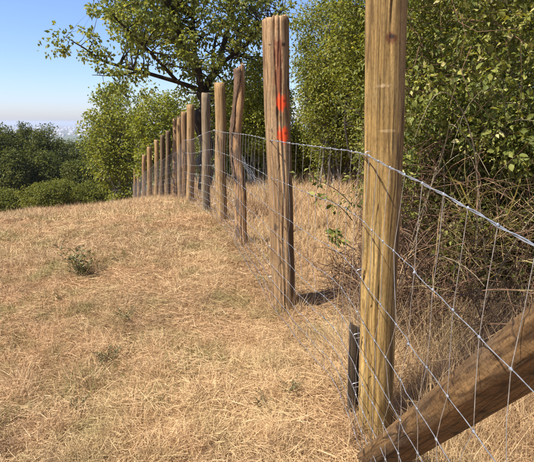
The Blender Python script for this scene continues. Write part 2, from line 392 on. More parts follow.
# the outward bulge and waviness of the slack mesh
fence_y = np.array([-.5] + [b.y for b, _ in post_tops]); fence_g = np.array([0.] + [b.z for b, _ in post_tops])
def mesh_pt(s, k):
    x, y = path(s); h = HW[k] if np.isscalar(k) else np.interp(k, range(9), HW)
    fr = h / 1.225; g_ = float(np.interp(y, fence_y, fence_g)); g_ = g_ + (gz1(x, y) - g_) * (1 - fr) ** 2
    mid = math.sin(s * 2.9 + 1) * .5 + math.sin(s * 1.27) * .5
    amp = .03 * (1 - abs(2 * fr - 1)) * (1 if y > 2.2 else .35)
    lift = .022 * math.sin(s * 1.9 + .6) * fr * float(np.clip((y - 2.6) / 3, 0, 1))
    sag = .0
    return Vector((x - amp * (mid + .6), y, g_ + h - droop(y) * fr - (.06 * (1 - fr) * 1 if y < 1.2 else 0) * fr + lift))
WIRE = NT('galvanised_wire'); o_ = WIRE.pos()
WIRE.principled(WIRE.ramp(WIRE.noise(o_, 60, 3), [(.3, (.30, .30, .30)), (.7, (.64, .64, .63))]), .32, .5, metallic=.75); WIRE = WIRE.m
def wire_obj(name, items, sides=5):
    V, Q = tubes(items, sides); return link(name, mesh_np(name, V, Q, WIRE, smooth=True), fence, True)
ss = np.concatenate([np.arange(0, s_p1 + 1.8, .03), np.arange(s_p1 + 1.8, SL, .10)])
for k in range(9):
    P = np.array([mesh_pt(s, k) for s in ss]); r_ = np.random.default_rng(k)
    P += np.column_stack([np.zeros(len(ss)), np.zeros(len(ss)), .0012 * np.sin(ss * 41 + k)])
    rad = np.interp(P[:, 1], [0, 3, 10, 30], [.0013, .0013, .0017, .0026])
    if k == 0:      # two strands twisted together
        ph = ss * 38
        off = np.column_stack([.0022 * np.cos(ph), 0 * ph, .0022 * np.sin(ph)])
        wire_obj('top_wire', [(P + off, rad * 1.25), (P - off, rad * 1.25)])
    else: wire_obj('line_wire', [(P, rad)])
st = list(np.arange(.05, s_p1 + 1.6, .118)); s = st[-1]
while s < SL - .05: s += .15; st.append(min(s, SL - .02))
for n, s in enumerate(st):
    r_ = random.Random(n); pts = []; rads = []; items = []
    for k in range(9):
        j = (r_.uniform(-.022, .022) + (.016 if k % 2 else -.016)) if 0 < k else 0
        p = mesh_pt(min(max(s + j * (.9 if k < 5 else .5), 0), SL), k); pts.append(p)
    y0 = pts[0].y; rad = float(np.interp(y0, [0, 3, 10, 30], [.00095, .0010, .0013, .0020]))
    dense = []
    for a, b in zip(pts[:-1], pts[1:]):
        dense += [a, a.lerp(b, .5) + Vector((r_.uniform(-.003, .003), r_.uniform(-.006, .006), 0))]
    dense.append(pts[-1]); items.append((dense, rad))
    if y0 < 9:
        for p in pts:   # the clenched knots
            up = Vector((0, 0, .0045)); sd_ = Vector((0, .006, 0))
            items.append(([p - up, p, p + up], [rad * 2.0, rad * 4.6, rad * 2.0])); items.append(([p - sd_, p, p + sd_], [rad * 1.8, rad * 4.2, rad * 1.8]))
    wire_obj('stay_wire', items, 5 if y0 < 5 else 4)
for i in range(5):      # fencing staples
    for k in (0, 2, 4, 6):
        p = mesh_pt(sl[5] if i == 0 else sl[6 + i], k); b, tp = post_tops[i]; c = b + (tp - b) * ((p.z - b.z) / max((tp - b).z, .1)); d = (c - p); d.z = 0; d.normalize()
        arc = [p + d * .03 + Vector((0, 0, .011)), p + d * .002 + Vector((0, 0, .010)), p - d * .005, p + d * .002 - Vector((0, 0, .010)), p + d * .03 - Vector((0, 0, .011))]
        wire_obj('staple', [(arc, .0019)])
# slack wire looped behind the split post and stray ends
a = post_tops[2][0] + Vector((.02, -.05, 1.0)); b = post_tops[1][0] + Vector((-.02, .1, .93)); items = []
for q in range(3):
    pts = [a.lerp(b, u) + Vector((0, .02 * q, -.10 * math.sin(math.pi * u) - .03 * q + .012 * math.sin(u * 25 + q))) for u in np.linspace(0, 1, 24)]
    items.append((pts, .0018))
o = wire_obj('slack_wire', items)

# ------------------------------------------------------------------ trees and shrubs
BARK_DK = bark_mat('dark_bark', (.018, .014, .010), (.065, .05, .036), 14)
BARK_GR = bark_mat('grey_twig_bark', (.10, .088, .07), (.26, .23, .19), 20)
LF_TREE = leaf_mat('olive_green_leaves', [(0, (.09, .12, .026)), (.45, (.18, .205, .048)), (.8, (.29, .295, .08)), (1, (.45, .40, .15))], .48)
LF_YEL = leaf_mat('yellow_green_leaves', [(0, (.11, .13, .016)), (.5, (.21, .23, .03)), (.85, (.31, .30, .05)), (1, (.42, .35, .09))], .45)
LF_MID = leaf_mat('fine_green_leaves', [(0, (.10, .12, .02)), (.5, (.20, .215, .038)), (.85, (.31, .29, .06)), (1, (.42, .35, .10))], .44)
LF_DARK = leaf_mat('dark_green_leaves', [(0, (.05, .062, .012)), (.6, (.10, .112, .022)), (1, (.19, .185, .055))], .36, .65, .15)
LF_BUSH = leaf_mat('bush_green_leaves', [(0, (.06, .07, .014)), (.6, (.13, .14, .026)), (1, (.23, .21, .06))], .36, .6, .18)
LF_FB = leaf_mat('field_bush_leaves', [(0, (.085, .10, .016)), (.6, (.165, .175, .03)), (1, (.27, .25, .06))], .38, .6, .18)
LF_BRAM = leaf_mat('bramble_leaves', [(0, (.065, .085, .018)), (.45, (.15, .17, .034)), (.8, (.29, .28, .062)), (1, (.52, .45, .19))], .36, .55, .22)

def rand_dirs(n, r_): return unit(r_.normal(size=(n, 3)))
def curve(a, b, r_, wob=.12, n=6, lift=.0):
    a = np.array(a, float); b = np.array(b, float); L = np.linalg.norm(b - a); t_ = np.linspace(0, 1, n)[:, None]
    w = r_.normal(size=(2, 3)) * L * wob
    return a + (b - a) * t_ + np.sin(t_ * math.pi) * w[0] + np.sin(t_ * 2 * math.pi) * w[1] * .4 + np.array([0, 0, lift * L]) * np.sin(t_ * math.pi)

def leaf_cloud(C, n, rad, L, W, r_, droop=.3, up=.5):
    """n leaves round each cluster centre in C"""
    m = len(C) * n; c = np.repeat(C, n, 0); o = rand_dirs(m, r_) * (r_.random((m, 1)) ** .5) * np.repeat(np.broadcast_to(rad, (len(C),)), n)[:, None]
    P = c + o * np.array([1, 1, .8]); D = unit(o) + r_.normal(size=(m, 3)) * .6; D[:, 2] -= droop
    N = r_.normal(size=(m, 3)) * .6; N[:, 2] += up; N += unit(o) * .5
    l = L * r_.uniform(.6, 1.25, m); w = W * r_.uniform(.65, 1.2, m)
    V, T = leaves(P, D, N, l, w); rnd = np.clip(np.repeat(r_.normal(.45, .2, len(C)), n) * .5 + r_.normal(.25, .2, m), 0, 1)
    return V, T, np.repeat(rnd, 4)

def tree(name, label, cat, base, crown_c, crown_r, mat, bark, n_cl=260, n_leaf=40, cl_r=.3, L=.08, W=.05, seed=0, limbs=7, trunk_r=.15, group=None,
         hand=None, multi=False, lump=.3, floor=None):
    r_ = np.random.default_rng(seed); root = empty(name, base); tag(root, label, cat, group)
    b = np.array(base, float); cc = np.array(crown_c, float); cr = np.array(crown_r, float)
    items = []; nodes = []
    if hand:
        for pth, ra, rb in hand:
            P = np.array(pth, float); tt = np.linspace(0, len(P) - 1, (len(P) - 1) * 5 + 1); Q = np.stack([np.interp(tt, range(len(P)), P[:, a]) for a in range(3)], 1)
            for _ in range(2): Q[1:-1] = (Q[:-2] + 2 * Q[1:-1] + Q[2:]) / 4
            Q[1:-1] += r_.normal(size=(len(Q) - 2, 3)) * rb * .5
            R = np.linspace(ra, rb, len(Q)); items.append((Q, R)); nodes += [(q, r) for q, r in zip(Q[3:], R[3:])]
    else:
        fork = b + (cc - b) * np.array([.5, .5, .42])
        if not multi:
            P = curve(b - [0, 0, .3], fork, r_, .04, 8); items.append((P, np.linspace(trunk_r, trunk_r * .75, 8))); start = [fork] * limbs
        else: start = [b + np.append(r_.normal(size=2) * cr[:2] * .22, -.2) for _ in range(limbs)]
        for k in range(limbs):
            d = rand_dirs(1, r_)[0]; d[2] = abs(d[2]) * .9 + .05 if not multi else d[2] * .8
            e = cc + d * cr * .72; P = curve(start[k], e, r_, .08, 9, .05); R = np.linspace(trunk_r * .6, trunk_r * .12, 9)
            items.append((P, R)); nodes += [(q, r) for q, r in zip(P[2:], R[2:])]
    NP = np.array([q for q, _ in nodes]); NR = np.array([r for _, r in nodes])
    # cluster centres: lumpy shell plus interior
    d = rand_dirs(n_cl, r_); rr = r_.random(n_cl) ** .38
    lobes = rand_dirs(9, r_); lob = np.max(d @ lobes.T, 1)
    C = cc + d * cr * (rr * (1 - lump + lump * 1.35 * np.clip(lob, 0, 1) ** 3))[:, None]
    if floor is not None: C = C[C[:, 2] > floor]
    if hand:
        ex = [q + r_.normal(size=3) * .22 for pth, ra, rb in hand if rb < .014 for q in np.array([np.array(pth[-2]) + (np.array(pth[-1]) - np.array(pth[-2])) * f for f in np.linspace(-.9, 1, 9)])]
        C = np.concatenate([C, ex])
    gr = ground(C[:, 0], C[:, 1]); C = C[C[:, 2] > gr + .15]
    tw = []
    for c in C:
        q = np.argmin(np.linalg.norm(NP - c, axis=1) + .25 * np.maximum(NP[:, 2] - c[2], 0))
        P = curve(NP[q], c, r_, .10, 5, .04); ra = min(NR[q] * .6, .03 * max(cr) / 3 + .006); tw.append((P, np.linspace(ra, ra * .25, 5)))
    V, Q = tubes(items, 9); o = link('trunk', mesh_np('trunk', V, Q, bark, smooth=True), root, True)
    V, Q = tubes(tw, 4); link('branches', mesh_np('branches', V, Q, bark, smooth=True), root, True)['kind'] = 'stuff'
    rad = cl_r * r_.uniform(.6, 1.4, len(C))
    V, T, rnd = leaf_cloud(C, n_leaf, rad, L, W, r_)
    o = link('crown', mesh_np('crown', V, T, mat, rnd), root, True); o['kind'] = 'stuff'
    return root

# the large tree over the fence, limbs placed by hand
TY = 13.2
tb = Vector((at(204, 150, TY).x, TY, 0)); tb.z = gz1(tb.x, TY)
A = lambda x, y, dy=0: tuple(at(x, y, TY + dy))
hand = [([tuple(tb - Vector((0, 0, .3))), A(206, 150), A(204, 112), A(203, 91)], .21, .15),
        ([A(203, 92), A(197, 66, -.2), A(180, 38, -.6), A(172, 12, -.9), A(160, -40, -1.2)], .11, .03),
        ([A(203, 92), A(215, 74, .3), A(224, 45, .6), A(232, 5, .9), A(238, -60, 1.2)], .12, .04),
        ([A(196, 68, -.2), A(193, 30, .4), A(192, -5, .5), A(188, -70, .8)], .08, .03),
        ([A(200, 90), A(178, 82, -.5), A(140, 71, -1.0), A(104, 62, -1.4), A(84, 48, -1.6), A(66, 37, -1.7)], .07, .008),
        ([A(178, 82, -.5), A(150, 52, -1.8), A(120, 22, -2.4), A(100, 5, -2.6)], .05, .012),
        ([A(218, 66, .3), A(245, 45, -.6), A(270, 20, -1.2), A(292, 4, -1.5)], .06, .012),
        ([A(212, 78, .2), A(214, 40, 1.6), A(240, 0, 2.4)], .06, .02),
        ([A(140, 71, -1.0), A(118, 76, -1.6), A(92, 75, -1.9)], .025, .007),
        ([A(203, 90), A(190, 60, 1.4), A(160, 20, 2.3), A(140, -20, 2.6)], .07, .015)]
tree('large_tree', 'large olive-green leaved tree with dark forking limbs overhanging the fence', 'tree', tuple(tb), tuple(at(190, -4, TY)), (3.0, 3.0, 2.6), LF_TREE, BARK_DK,
     n_cl=440, n_leaf=48, cl_r=.26, L=.105, W=.075, seed=11, hand=hand, lump=.25, floor=1.75)
# leafy ends of the long left branch
# yellow-green trees
def planted(px, Y, top, width, bot=None, depthr=1.0):
    x = at(px, 150, Y).x; g_ = gz1(x, Y); zt = at(px, top, Y).z; zb = g_ + .3 if bot is None else at(px, bot, Y).z
    w = width / F * Y / 2
    return (x, Y, g_), (x, Y, (zt + zb) / 2), (w, w * depthr, (zt - zb) / 2)
b, c, r = planted(120, 33, 84, 66, 205); tree('hedgerow_tree', 'yellow-green tree beyond the far end of the fence', 'tree', b, c, r, LF_YEL, BARK_GR, 520, 40, .55, .19, .13, 21, 9, .16, 'hedgerow along the fence', multi=True)
b, c, r = planted(168, 25, 88, 70, 190); tree('hedgerow_tree', 'yellow-green tree with grey twigs behind the farthest leaning posts', 'tree', b, c, r, LF_YEL, BARK_GR, 420, 40, .45, .15, .10, 22, 9, .12, 'hedgerow along the fence', multi=True)
b, c, r = planted(228, 17, 72, 84, 176); tree('hedgerow_tree', 'bright yellow-green shrub behind the crooked split post', 'shrub', b, c, r, LF_YEL, BARK_GR, 420, 44, .36, .10, .065, 23, 10, .07, 'hedgerow along the fence', multi=True)
b, c, r = planted(262, 13, 62, 80, 168); tree('hedgerow_tree', 'yellow-green shrub filling the gap left of the orange-marked post', 'shrub', b, c, r, LF_YEL, BARK_GR, 420, 44, .30, .08, .05, 24, 10, .06, 'hedgerow along the fence', multi=True)
b, c, r = planted(336, 10.5, -8, 92, 170); tree('hedgerow_tree', 'tall fine-leaved green shrub just right of the orange-marked post', 'shrub', b, c, r, LF_MID, BARK_GR, 900, 46, .27, .07, .032, 25, 16, .05, 'hedgerow along the fence', multi=True)
b, c, r = planted(395, 8.5, -70, 140, 165); tree('hedgerow_tree', 'tall green shrub behind the nearest post', 'shrub', b, c, r, LF_MID, BARK_DK, 800, 46, .27, .07, .04, 26, 14, .05, 'hedgerow along the fence', multi=True)
b, c, r = planted(500, 7.5, -110, 220, 200); tree('hedgerow_tree', 'tall dark shrub rising behind the bramble thicket', 'shrub', b, c, r, LF_BUSH, BARK_DK, 700, 46, .30, .08, .05, 27, 14, .06, 'hedgerow along the fence', multi=True)
b, c, r = planted(700, 9, -110, 320, 200); tree('hedgerow_tree', 'dark shrub at the far right edge behind the thicket', 'shrub', b, c, r, LF_BUSH, BARK_DK, 500, 40, .35, .09, .06, 28, 12, .06, 'hedgerow along the fence', multi=True)
for k, (px, Y, top, w, lab) in enumerate([(300, 13.5, 128, 74, 'low bush behind the dry grass right of the orange-marked post'), (352, 12, 118, 80, 'low bush behind the dry grass left of the nearest post'), (246, 15, 132, 50, 'low dark bush in the gap left of the orange-marked post'), (425, 10, 110, 110, 'low bush hidden behind the bramble thicket'), (199, 18, 124, 44, 'low bush under the large tree between the grey post and the next')]):
    b, c, r = planted(px, Y, top, w, 176); tree('low_bush', lab, 'bush', b, c, r, LF_MID if k != 2 else LF_BUSH, BARK_DK, 300, 44, .28, .07, .045, 80 + k, 9, .04, 'low bushes under the hedgerow', multi=True)
# wooded slope below the field
far = [(-14, 117, 47, 46, 'dark tree at the left edge of the photograph'), (14, 121, 52, 34, 'dark green treetop beside the skyline at far left'), (24, 119, 56, 20, 'small rounded dark treetop poking highest on the wooded slope'),
       (47, 130, 50, 40, 'dark tree below the pale town at left'), (74, 134, 57, 42, 'dark tree in the middle of the wooded slope'), (99, 136, 52, 38, 'dark tree next to the yellow-green hedgerow'),
       (6, 150, 42, 46, 'low dark tree in the front of the wood at left'), (40, 153, 45, 40, 'low dark tree behind the light round bush'), (84, 158, 45, 44, 'low dark tree behind the right round bush'),
       (-60, 120, 50, 60, 'dark tree outside the left edge'), (-105, 126, 46, 60, 'dark tree farthest outside the left edge')]
for k, (px, top, Y, w, lab) in enumerate(far):
    b, c, r = planted(px, Y, top, w, 205); tree('woodland_tree', lab, 'tree', b, c, r, LF_DARK, BARK_DK, 420, 46, .62, .20, .14, 40 + k, 8, .2, 'dark trees on the slope below the field', lump=.4)
for k, (px, top, Y, w, lab) in enumerate([(-6, 190, 36, 34, 'low rounded bush cut by the left edge at the field edge'), (48, 178, 35, 56, 'large light green rounded bush at the far field edge'), (84, 183, 35.8, 34, 'smaller rounded bush touching the large light bush')]):
    b, c, r = planted(px, Y, top, w, 213); tree('field_bush', lab, 'bush', b, c, r, LF_FB, BARK_DK, 420, 44, .36, .13, .09, 60 + k, 9, .08, 'round bushes at the field edge', multi=True, lump=.5)

# ------------------------------------------------------------------ bramble thicket on the right
r_ = np.random.default_rng(77)
th_base = (1.9, 3.6, gz1(1.9, 3.6)); thick = empty('bramble_thicket', th_base)
tag(thick, 'tangled bramble thicket with brown dead canes and green leaves behind the nearest post', 'bramble')
def edge_x(y): return .10 + .205 * y          # near face of the thicket
canes, dead, tips = [], [], []
for k in range(420):
    y = r_.uniform(2.3, 5.6); x = edge_x(y) + abs(r_.normal(0, .9)) + .05
    g_ = gz1(x, y); h = r_.uniform(.7, 2.4) if k % 3 == 0 else r_.uniform(.4, 1.35); d = r_.uniform(0, 6.28); L = r_.uniform(.3, 1.2)
    p0 = np.array([x, y, g_ - .03]); p1 = p0 + [math.cos(d) * L * .35, math.sin(d) * L * .35, h]; p2 = p0 + [math.cos(d) * L, math.sin(d) * L, h * r_.uniform(.45, .95)]
    p2[0] = max(p2[0], edge_x(p2[1]) - .12); p1[0] = max(p1[0], edge_x(p1[1]))
    t_ = np.linspace(0, 1, 17)[:, None]; P = (1 - t_) ** 2 * p0 + 2 * t_ * (1 - t_) * p1 + t_ ** 2 * p2 + np.sin(t_ * 9 + k) * r_.normal(size=3) * .02
    R = np.linspace(r_.uniform(.003, .0065), .0014, 17)
    (dead if k % 3 else canes).append((P, R))
    if k % 3 == 0: tips += [P[10], P[12], P[14], P[16]]
# fine tangle of dead twigs low down
for k in range(4000):
    y = r_.uniform(2.3, 5.2); x = edge_x(y) + abs(r_.normal(0, .75)); z = gz1(x, y) + r_.uniform(.02, 1.25) * r_.random() ** .5
    d = rand_dirs(1, r_)[0] * [1, 1, .9]; L = r_.uniform(.15, .55); p0 = np.array([x, y, z]); p2 = p0 + d * L; p2[0] = max(p2[0], edge_x(p2[1]) - .08); p2[2] = max(p2[2], gz1(p2[0], p2[1]))
    P = curve(p0, p2, r_, .12, 4); dead.append((P, np.linspace(.0026, .0010, 4) * r_.uniform(.7, 1.5)))
for k in range(650):       # leafless twigs among the leaves
    y = r_.uniform(2.5, 4.6); x = edge_x(y) + abs(r_.normal(0, .5)); z = gz1(x, y) + r_.uniform(.8, 2.6); d = rand_dirs(1, r_)[0]; L = r_.uniform(.15, .6)
    p0 = np.array([x, y, z]); p2 = p0 + d * L; p2[0] = max(p2[0], edge_x(p2[1]) - .06); P = curve(p0, p2, r_, .12, 5); dead.append((P, np.linspace(.0024, .0009, 5) * r_.uniform(.7, 1.5)))
for k in range(900):        # low dark tangle spilling out between the second and the nearest post
    y = r_.uniform(2.35, 3.5); x = Xf(y) + .32 + .12 * (y - 2.3) + abs(r_.normal(0, .22)); z = gz1(x, y) + abs(r_.normal(0, .20)); d = rand_dirs(1, r_)[0] * [1, 1, .7]; L = r_.uniform(.1, .4)
    p0 = np.array([x, y, z]); p2 = p0 + d * L; p2[0] = max(p2[0], Xf(p2[1]) + .18); p2[2] = max(p2[2], gz1(p2[0], p2[1])); P = curve(p0, p2, r_, .12, 4); dead.append((P, np.linspace(.003, .0010, 4) * r_.uniform(.6, 1.4)))
CANE = bark_mat('dead_cane', (.07, .038, .022), (.23, .135, .08), 30); CANE_PALE = bark_mat('pale_cane', (.11, .085, .05), (.28, .22, .14), 30)
V, Q = tubes(dead, 3); o = link('dead_stems', mesh_np('dead_stems', V, Q, CANE, smooth=True), thick, True); o['kind'] = 'stuff'
V, Q = tubes(canes, 5); o = link('canes', mesh_np('canes', V, Q, CANE_PALE, smooth=True), thick, True); o['kind'] = 'stuff'
# leafy masses
n = 3600; y = r_.uniform(2.5, 5.6, n); x = edge_x(y) + np.abs(r_.normal(0, .8, n)) + .06
z = r_.uniform(.0, 1, n); z = ground(x, y) + 0.7 + z * 2.9 - .25 * np.abs(np.sin(x * 3 + y * 2))
C = np.stack([x, y, z], 1); C = np.concatenate([C, np.array(tips)[r_.random(len(tips)) < .5]])
keep = (C[:, 2] - ground(C[:, 0], C[:, 1]) > np.where(C[:, 0] - edge_x(C[:, 1]) > .35, .62, .92) + .25 * np.sin(C[:, 1] * 3 + C[:, 0] * 2)) & (C[:, 1] > 2.5); C = C[keep]
# leaf shoots reaching out of the thicket beside the orange-marked post
shoots = []
for (px, py, Y, tx_, ty_, tY) in [(352, 205, 3.1, 304, 172, 2.95), (352, 220, 3.0, 318, 196, 2.85), (362, 120, 3.4, 338, 96, 3.3), (356, 250, 2.7, 330, 232, 2.6)]:
    a, b = at(px, py, Y), at(tx_, ty_, tY); P = curve(a, b, r_, .06, 8, .08); shoots.append((P, np.linspace(.004, .0015, 8))); C = np.concatenate([C, P[3:] + r_.normal(size=(5, 3)) * .01])
for sh in shoots:
    V, Q = tube(sh[0], sh[1], 5); link('shoot', mesh_np('shoot', V, Q, CANE_PALE, smooth=True), thick, True)
lat = np.sin(C[:, 0] * 5.3 + 1.3 * np.sin(C[:, 2] * 5)) * np.sin(C[:, 1] * 4.1 + C[:, 2] * 3.7) * np.sin(C[:, 2] * 5.2 + 2 * C[:, 0]); kp = (lat > -.12) | (np.arange(len(C)) >= len(C) - 20); C = C[kp]
nl = 46; rad = np.full(len(C), .125); rad[-20:] = .05
m = len(C) * nl; cc = np.repeat(C, nl, 0); o_ = rand_dirs(m, r_) * (r_.random((m, 1)) ** .45) * np.repeat(rad * r_.uniform(.5, 1.2, len(C)), nl)[:, None]
sel = np.ones(m, bool); sel[-20 * nl:] = r_.random(20 * nl) < .22
P = (cc + o_)[sel]; D = (unit(o_) + r_.normal(size=(m, 3)) * .6)[sel]; D[:, 2] -= .35; N = r_.normal(size=(len(P), 3)) * .55 + [-.15, -.2, .6]
D = unit(D); Lf = .034 * r_.uniform(.45, 1.35, len(P)); rn = np.clip(np.repeat(r_.normal(0, .16, len(C)), nl)[sel] + r_.normal(.45, .22, len(P)), 0, 1)
dist = np.linalg.norm(P - [0, 0, CAMH], axis=1); u = P[:, 0] / P[:, 1]
vis = (u > .1) & (u < .66) & (P[:, 2] - CAMH < .26 * P[:, 1])
score = np.where(vis, Lf / dist, 0); near = np.argsort(-score)[:300]; rest = np.setdiff1d(np.arange(len(P)), near)
V, T = leaves(P[rest], D[rest], N[rest], Lf[rest], Lf[rest] * .52)
o = link('foliage', mesh_np('foliage', V, T, LF_BRAM, np.repeat(rn[rest], 4)), thick, True); o['kind'] = 'stuff'
n_ = 1500; y = r_.uniform(2.7, 5.6, n_); x = edge_x(y) + .45 + np.abs(r_.normal(0, .8, n_)); z = ground(x, y) + r_.uniform(.05, 1.3, n_)  # dark leaves added deep inside to block light and darken the gaps
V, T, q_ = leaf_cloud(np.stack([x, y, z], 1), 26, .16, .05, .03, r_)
o = link('gap_shade_foliage', mesh_np('gap_shade_foliage', V, T, LF_DARK, q_), thick, True); o['kind'] = 'stuff'
# the largest leaves one by one (toothed blade folded along its midrib)
lv = []
for q in range(6):
    e = [(0, 0), (.12, .16), (.22, .24), (.40, .33), (.46, .29), (.62, .27), (.68, .22), (.84, .12), (1, 0)]
    Vv = [(a, 0, -.10 * a * a) for a, w in e] + [(a, w, .10 + .03 * math.sin(a * 9 + q) - .10 * a * a) for a, w in e[1:-1]] + [(a, -w, .10 + .03 * math.cos(a * 9 + q) - .10 * a * a) for a, w in e[1:-1]]
    T = []
    for s_, off in ((1, 9), (-1, 16)):
        f = lambda i: i if i in (0, 8) else off + i - 1
        for i in range(8):
            tri = [(i, i + 1, f(i + 1))] if i == 0 else ([(i, i + 1, f(i))] if i == 7 else [(i, i + 1, f(i + 1)), (i, f(i + 1), f(i))])
            T += [t if s_ > 0 else t[::-1] for t in tri]
    lv.append(mesh_np('leaf', Vv, T, LF_BRAM, np.full(len(Vv), [.25, .4, .55, .65, .8, .97][q]), smooth=True))
for q in near:
    d = Vector(D[q]); nn = Vector(N[q]); s_ = nn.cross(d).normalized(); nn = d.cross(s_)
    o = bpy.data.objects.new('leaf', lv[min(5, int(rn[q] * 6))]); COL.objects.link(o); o.parent = thick
    M = Matrix((d, s_, nn)).transposed().to_4x4(); k = float(Lf[q]) * 1.05
    o.matrix_local = Matrix.Translation(Vector(P[q]) - thick.location) @ M @ Matrix.Diagonal((k, k, k, 1))

# ------------------------------------------------------------------ grasses
S_FIELD = straw_mat('mown_straw', [(0, (.17, .10, .045)), (.25, (.40, .255, .125)), (.6, (.60, .42, .22)), (1, (.76, .60, .36))], gamt=.7, pink=(.60, .365, .18))
S_TALL = straw_mat('tall_dry_grass_blades', [(0, (.24, .15, .07)), (.4, (.50, .34, .16)), (.8, (.66, .48, .25)), (1, (.76, .60, .35))], gamt=.3, green=(.22, .21, .07))
def scatter(n, ylo, yhi, power, xl, xr):
    """points with density falling off with distance; xl / xr give the x limits at a distance"""
    e = 1 - power; u_ = rng.random(n); y = (ylo ** e + u_ * (yhi ** e - ylo ** e)) ** (1 / e)
    x = xl(y) + rng.random(n) * (xr(y) - xl(y)); return x, y
XL = lambda y: -.78 * y - .8
n = 460000; x, y = scatter(n, .9, 12.5, 1.15, XL, lambda y: Xf(y) + .25)
z = ground(x, y); hum = .5 + .5 * np.sin(x * 9.1 + 2.5 * np.sin(y * 5.3)) * np.sin(y * 8.3 + 2.5 * np.sin(x * 4.9)); lying = rng.random(n) < .74 - .35 * hum - .2 * np.clip((y - 2.5) / 3, 0, 1); az = rng.uniform(0, 6.283, n); el = np.where(lying, rng.uniform(-.03, .32, n), rng.uniform(.4, 1.35, n))
D = np.stack([np.cos(az) * np.cos(el), np.sin(az) * np.cos(el), np.sin(el)], 1)
L = np.where(lying, .025 + .085 * rng.random(n) ** 2, rng.uniform(.025, .065, n) * (.5 + 1.6 * hum)) * (1 + .05 * y); W = np.maximum(.0019, .0007 * y) * rng.uniform(.5, 1.5, n)
P = np.stack([x, y, z + np.where(lying, rng.uniform(.002, .04, n), -.005)], 1); bend = rng.normal(size=(n, 3)) * (L * .18)[:, None]; bend[:, 2] -= .015
V, T = blades(P, D, L, W, bend)
clump = .5 + .5 * np.sin(x * 5.1 + 2 * np.sin(y * 3.3)) * np.sin(y * 4.3 + 2 * np.sin(x * 2.9))
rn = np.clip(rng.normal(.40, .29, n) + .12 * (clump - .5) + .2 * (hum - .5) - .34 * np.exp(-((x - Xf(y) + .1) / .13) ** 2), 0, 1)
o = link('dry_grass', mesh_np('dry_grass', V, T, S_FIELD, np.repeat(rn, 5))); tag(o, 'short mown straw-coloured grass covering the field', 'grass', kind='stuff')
n = 130000; x, y = scatter(n, 12, 36, .9, lambda y: -.85 * y - 2, lambda y: Xf(y) + .6); z = ground(x, y)
az = rng.uniform(0, 6.283, n); el = rng.uniform(.2, 1.4, n); D = np.stack([np.cos(az) * np.cos(el), np.sin(az) * np.cos(el), np.sin(el)], 1)
L = rng.uniform(.08, .24, n); W = .00065 * y * rng.uniform(.6, 1.3, n); V, T = blades(np.stack([x, y, z], 1), D, L, W, rng.normal(size=(n, 3)) * .03)
o = link('far_dry_grass', mesh_np('far_dry_grass', V, T, S_FIELD, np.repeat(np.clip(rng.normal(.58, .2, n), 0, 1), 5))); tag(o, 'pale dry grass along the far edge of the field', 'grass', kind='stuff')
# standing dry grass behind the fence and at its foot
n = 80000; x, y = scatter(n, 1.9, 16, 1.02, lambda y: Xf(y) + .08, lambda y: Xf(y) + .5 + .55 * y); z = ground(x, y)
d = x - Xf(y); az = rng.uniform(0, 6.283, n); el = rng.uniform(.75, 1.5, n); D = np.stack([np.cos(az) * np.cos(el), np.sin(az) * np.cos(el), np.sin(el)], 1)
tall = np.clip((y - 2.6) / 4, .22, 1) * np.clip(d / .8 + .35, .35, 1); patch = .6 + .4 * np.sin(x * 2.7 + 1) * np.sin(y * 1.9)
L = rng.uniform(.18, .62, n) * tall * patch; W = np.maximum(.0022, .0008 * y) * rng.uniform(.6, 1.4, n)
V, T = blades(np.stack([x, y, z - .01], 1), D, L, W, rng.normal(size=(n, 3)) * (L * .22)[:, None] - np.array([0, 0, .02]))
o = link('tall_dry_grass', mesh_np('tall_dry_grass', V, T, S_TALL, np.repeat(np.clip(rng.normal(.5, .24, n), 0, 1), 5))); tag(o, 'tall standing dry grass behind the fence', 'grass', kind='stuff')
n = 30000; x, y = scatter(n, 15, 34, .6, lambda y: Xf(y) + .4, lambda y: Xf(y) + 9); z = ground(x, y)
L = rng.uniform(.35, .95, n); D = rng.normal(size=(n, 3)) * .25 + [0, 0, 1]; V, T = blades(np.stack([x, y, z], 1), D, L, .0011 * y * rng.uniform(.6, 1.4, n), rng.normal(size=(n, 3)) * .12)
o = link('far_tall_grass', mesh_np('far_tall_grass', V, T, S_TALL, np.repeat(np.clip(rng.normal(.4, .24, n), 0, 1), 5))); tag(o, 'tall dry grass under the hedgerow behind the far posts', 'grass', kind='stuff')
# tufts round the post feet and sparse green blades in the mown field
Pp, Ll = [], []
for i, (b, tp) in enumerate(post_tops[:9]):
    m_ = 420; a = rng.uniform(0, 6.283, m_); rr = POSTS[i][4] * (.9 + np.abs(rng.normal(0, .7, m_))); xx = b.x + rr * np.cos(a); yy = b.y + rr * np.sin(a)
    Pp.append(np.stack([xx, yy, ground(xx, yy) - .01], 1)); Ll.append(rng.uniform(.05, .20, m_))
Pp = np.concatenate(Pp); Ll = np.concatenate(Ll); m_ = len(Pp); D = rng.normal(size=(m_, 3)) * .35 + [0, 0, 1]
V, T = blades(Pp, D, Ll, .0028 * rng.uniform(.6, 1.3, m_), rng.normal(size=(m_, 3)) * .03); o = link('post_foot_grass', mesh_np('post_foot_grass', V, T, S_TALL, np.repeat(np.clip(rng.normal(.5, .25, m_), 0, 1), 5)))
tag(o, 'uncut dry grass tufts round the feet of the fence posts', 'grass', kind='stuff')
n = 95000; x, y = scatter(n, .95, 9, 1.1, XL, lambda y: Xf(y)); q = np.sin(x * 2.1 + 1.5 * np.sin(y * 1.7) + .8) * np.sin(y * 2.6 + 1.2 * np.sin(x * 1.9)) + .5 * np.sin(x * 7.7 + y * 3) * np.sin(y * 6.9 - x * 2); k_ = q > rng.uniform(.35, 1.2, n); x = x[k_]; y = y[k_]; n = len(x)
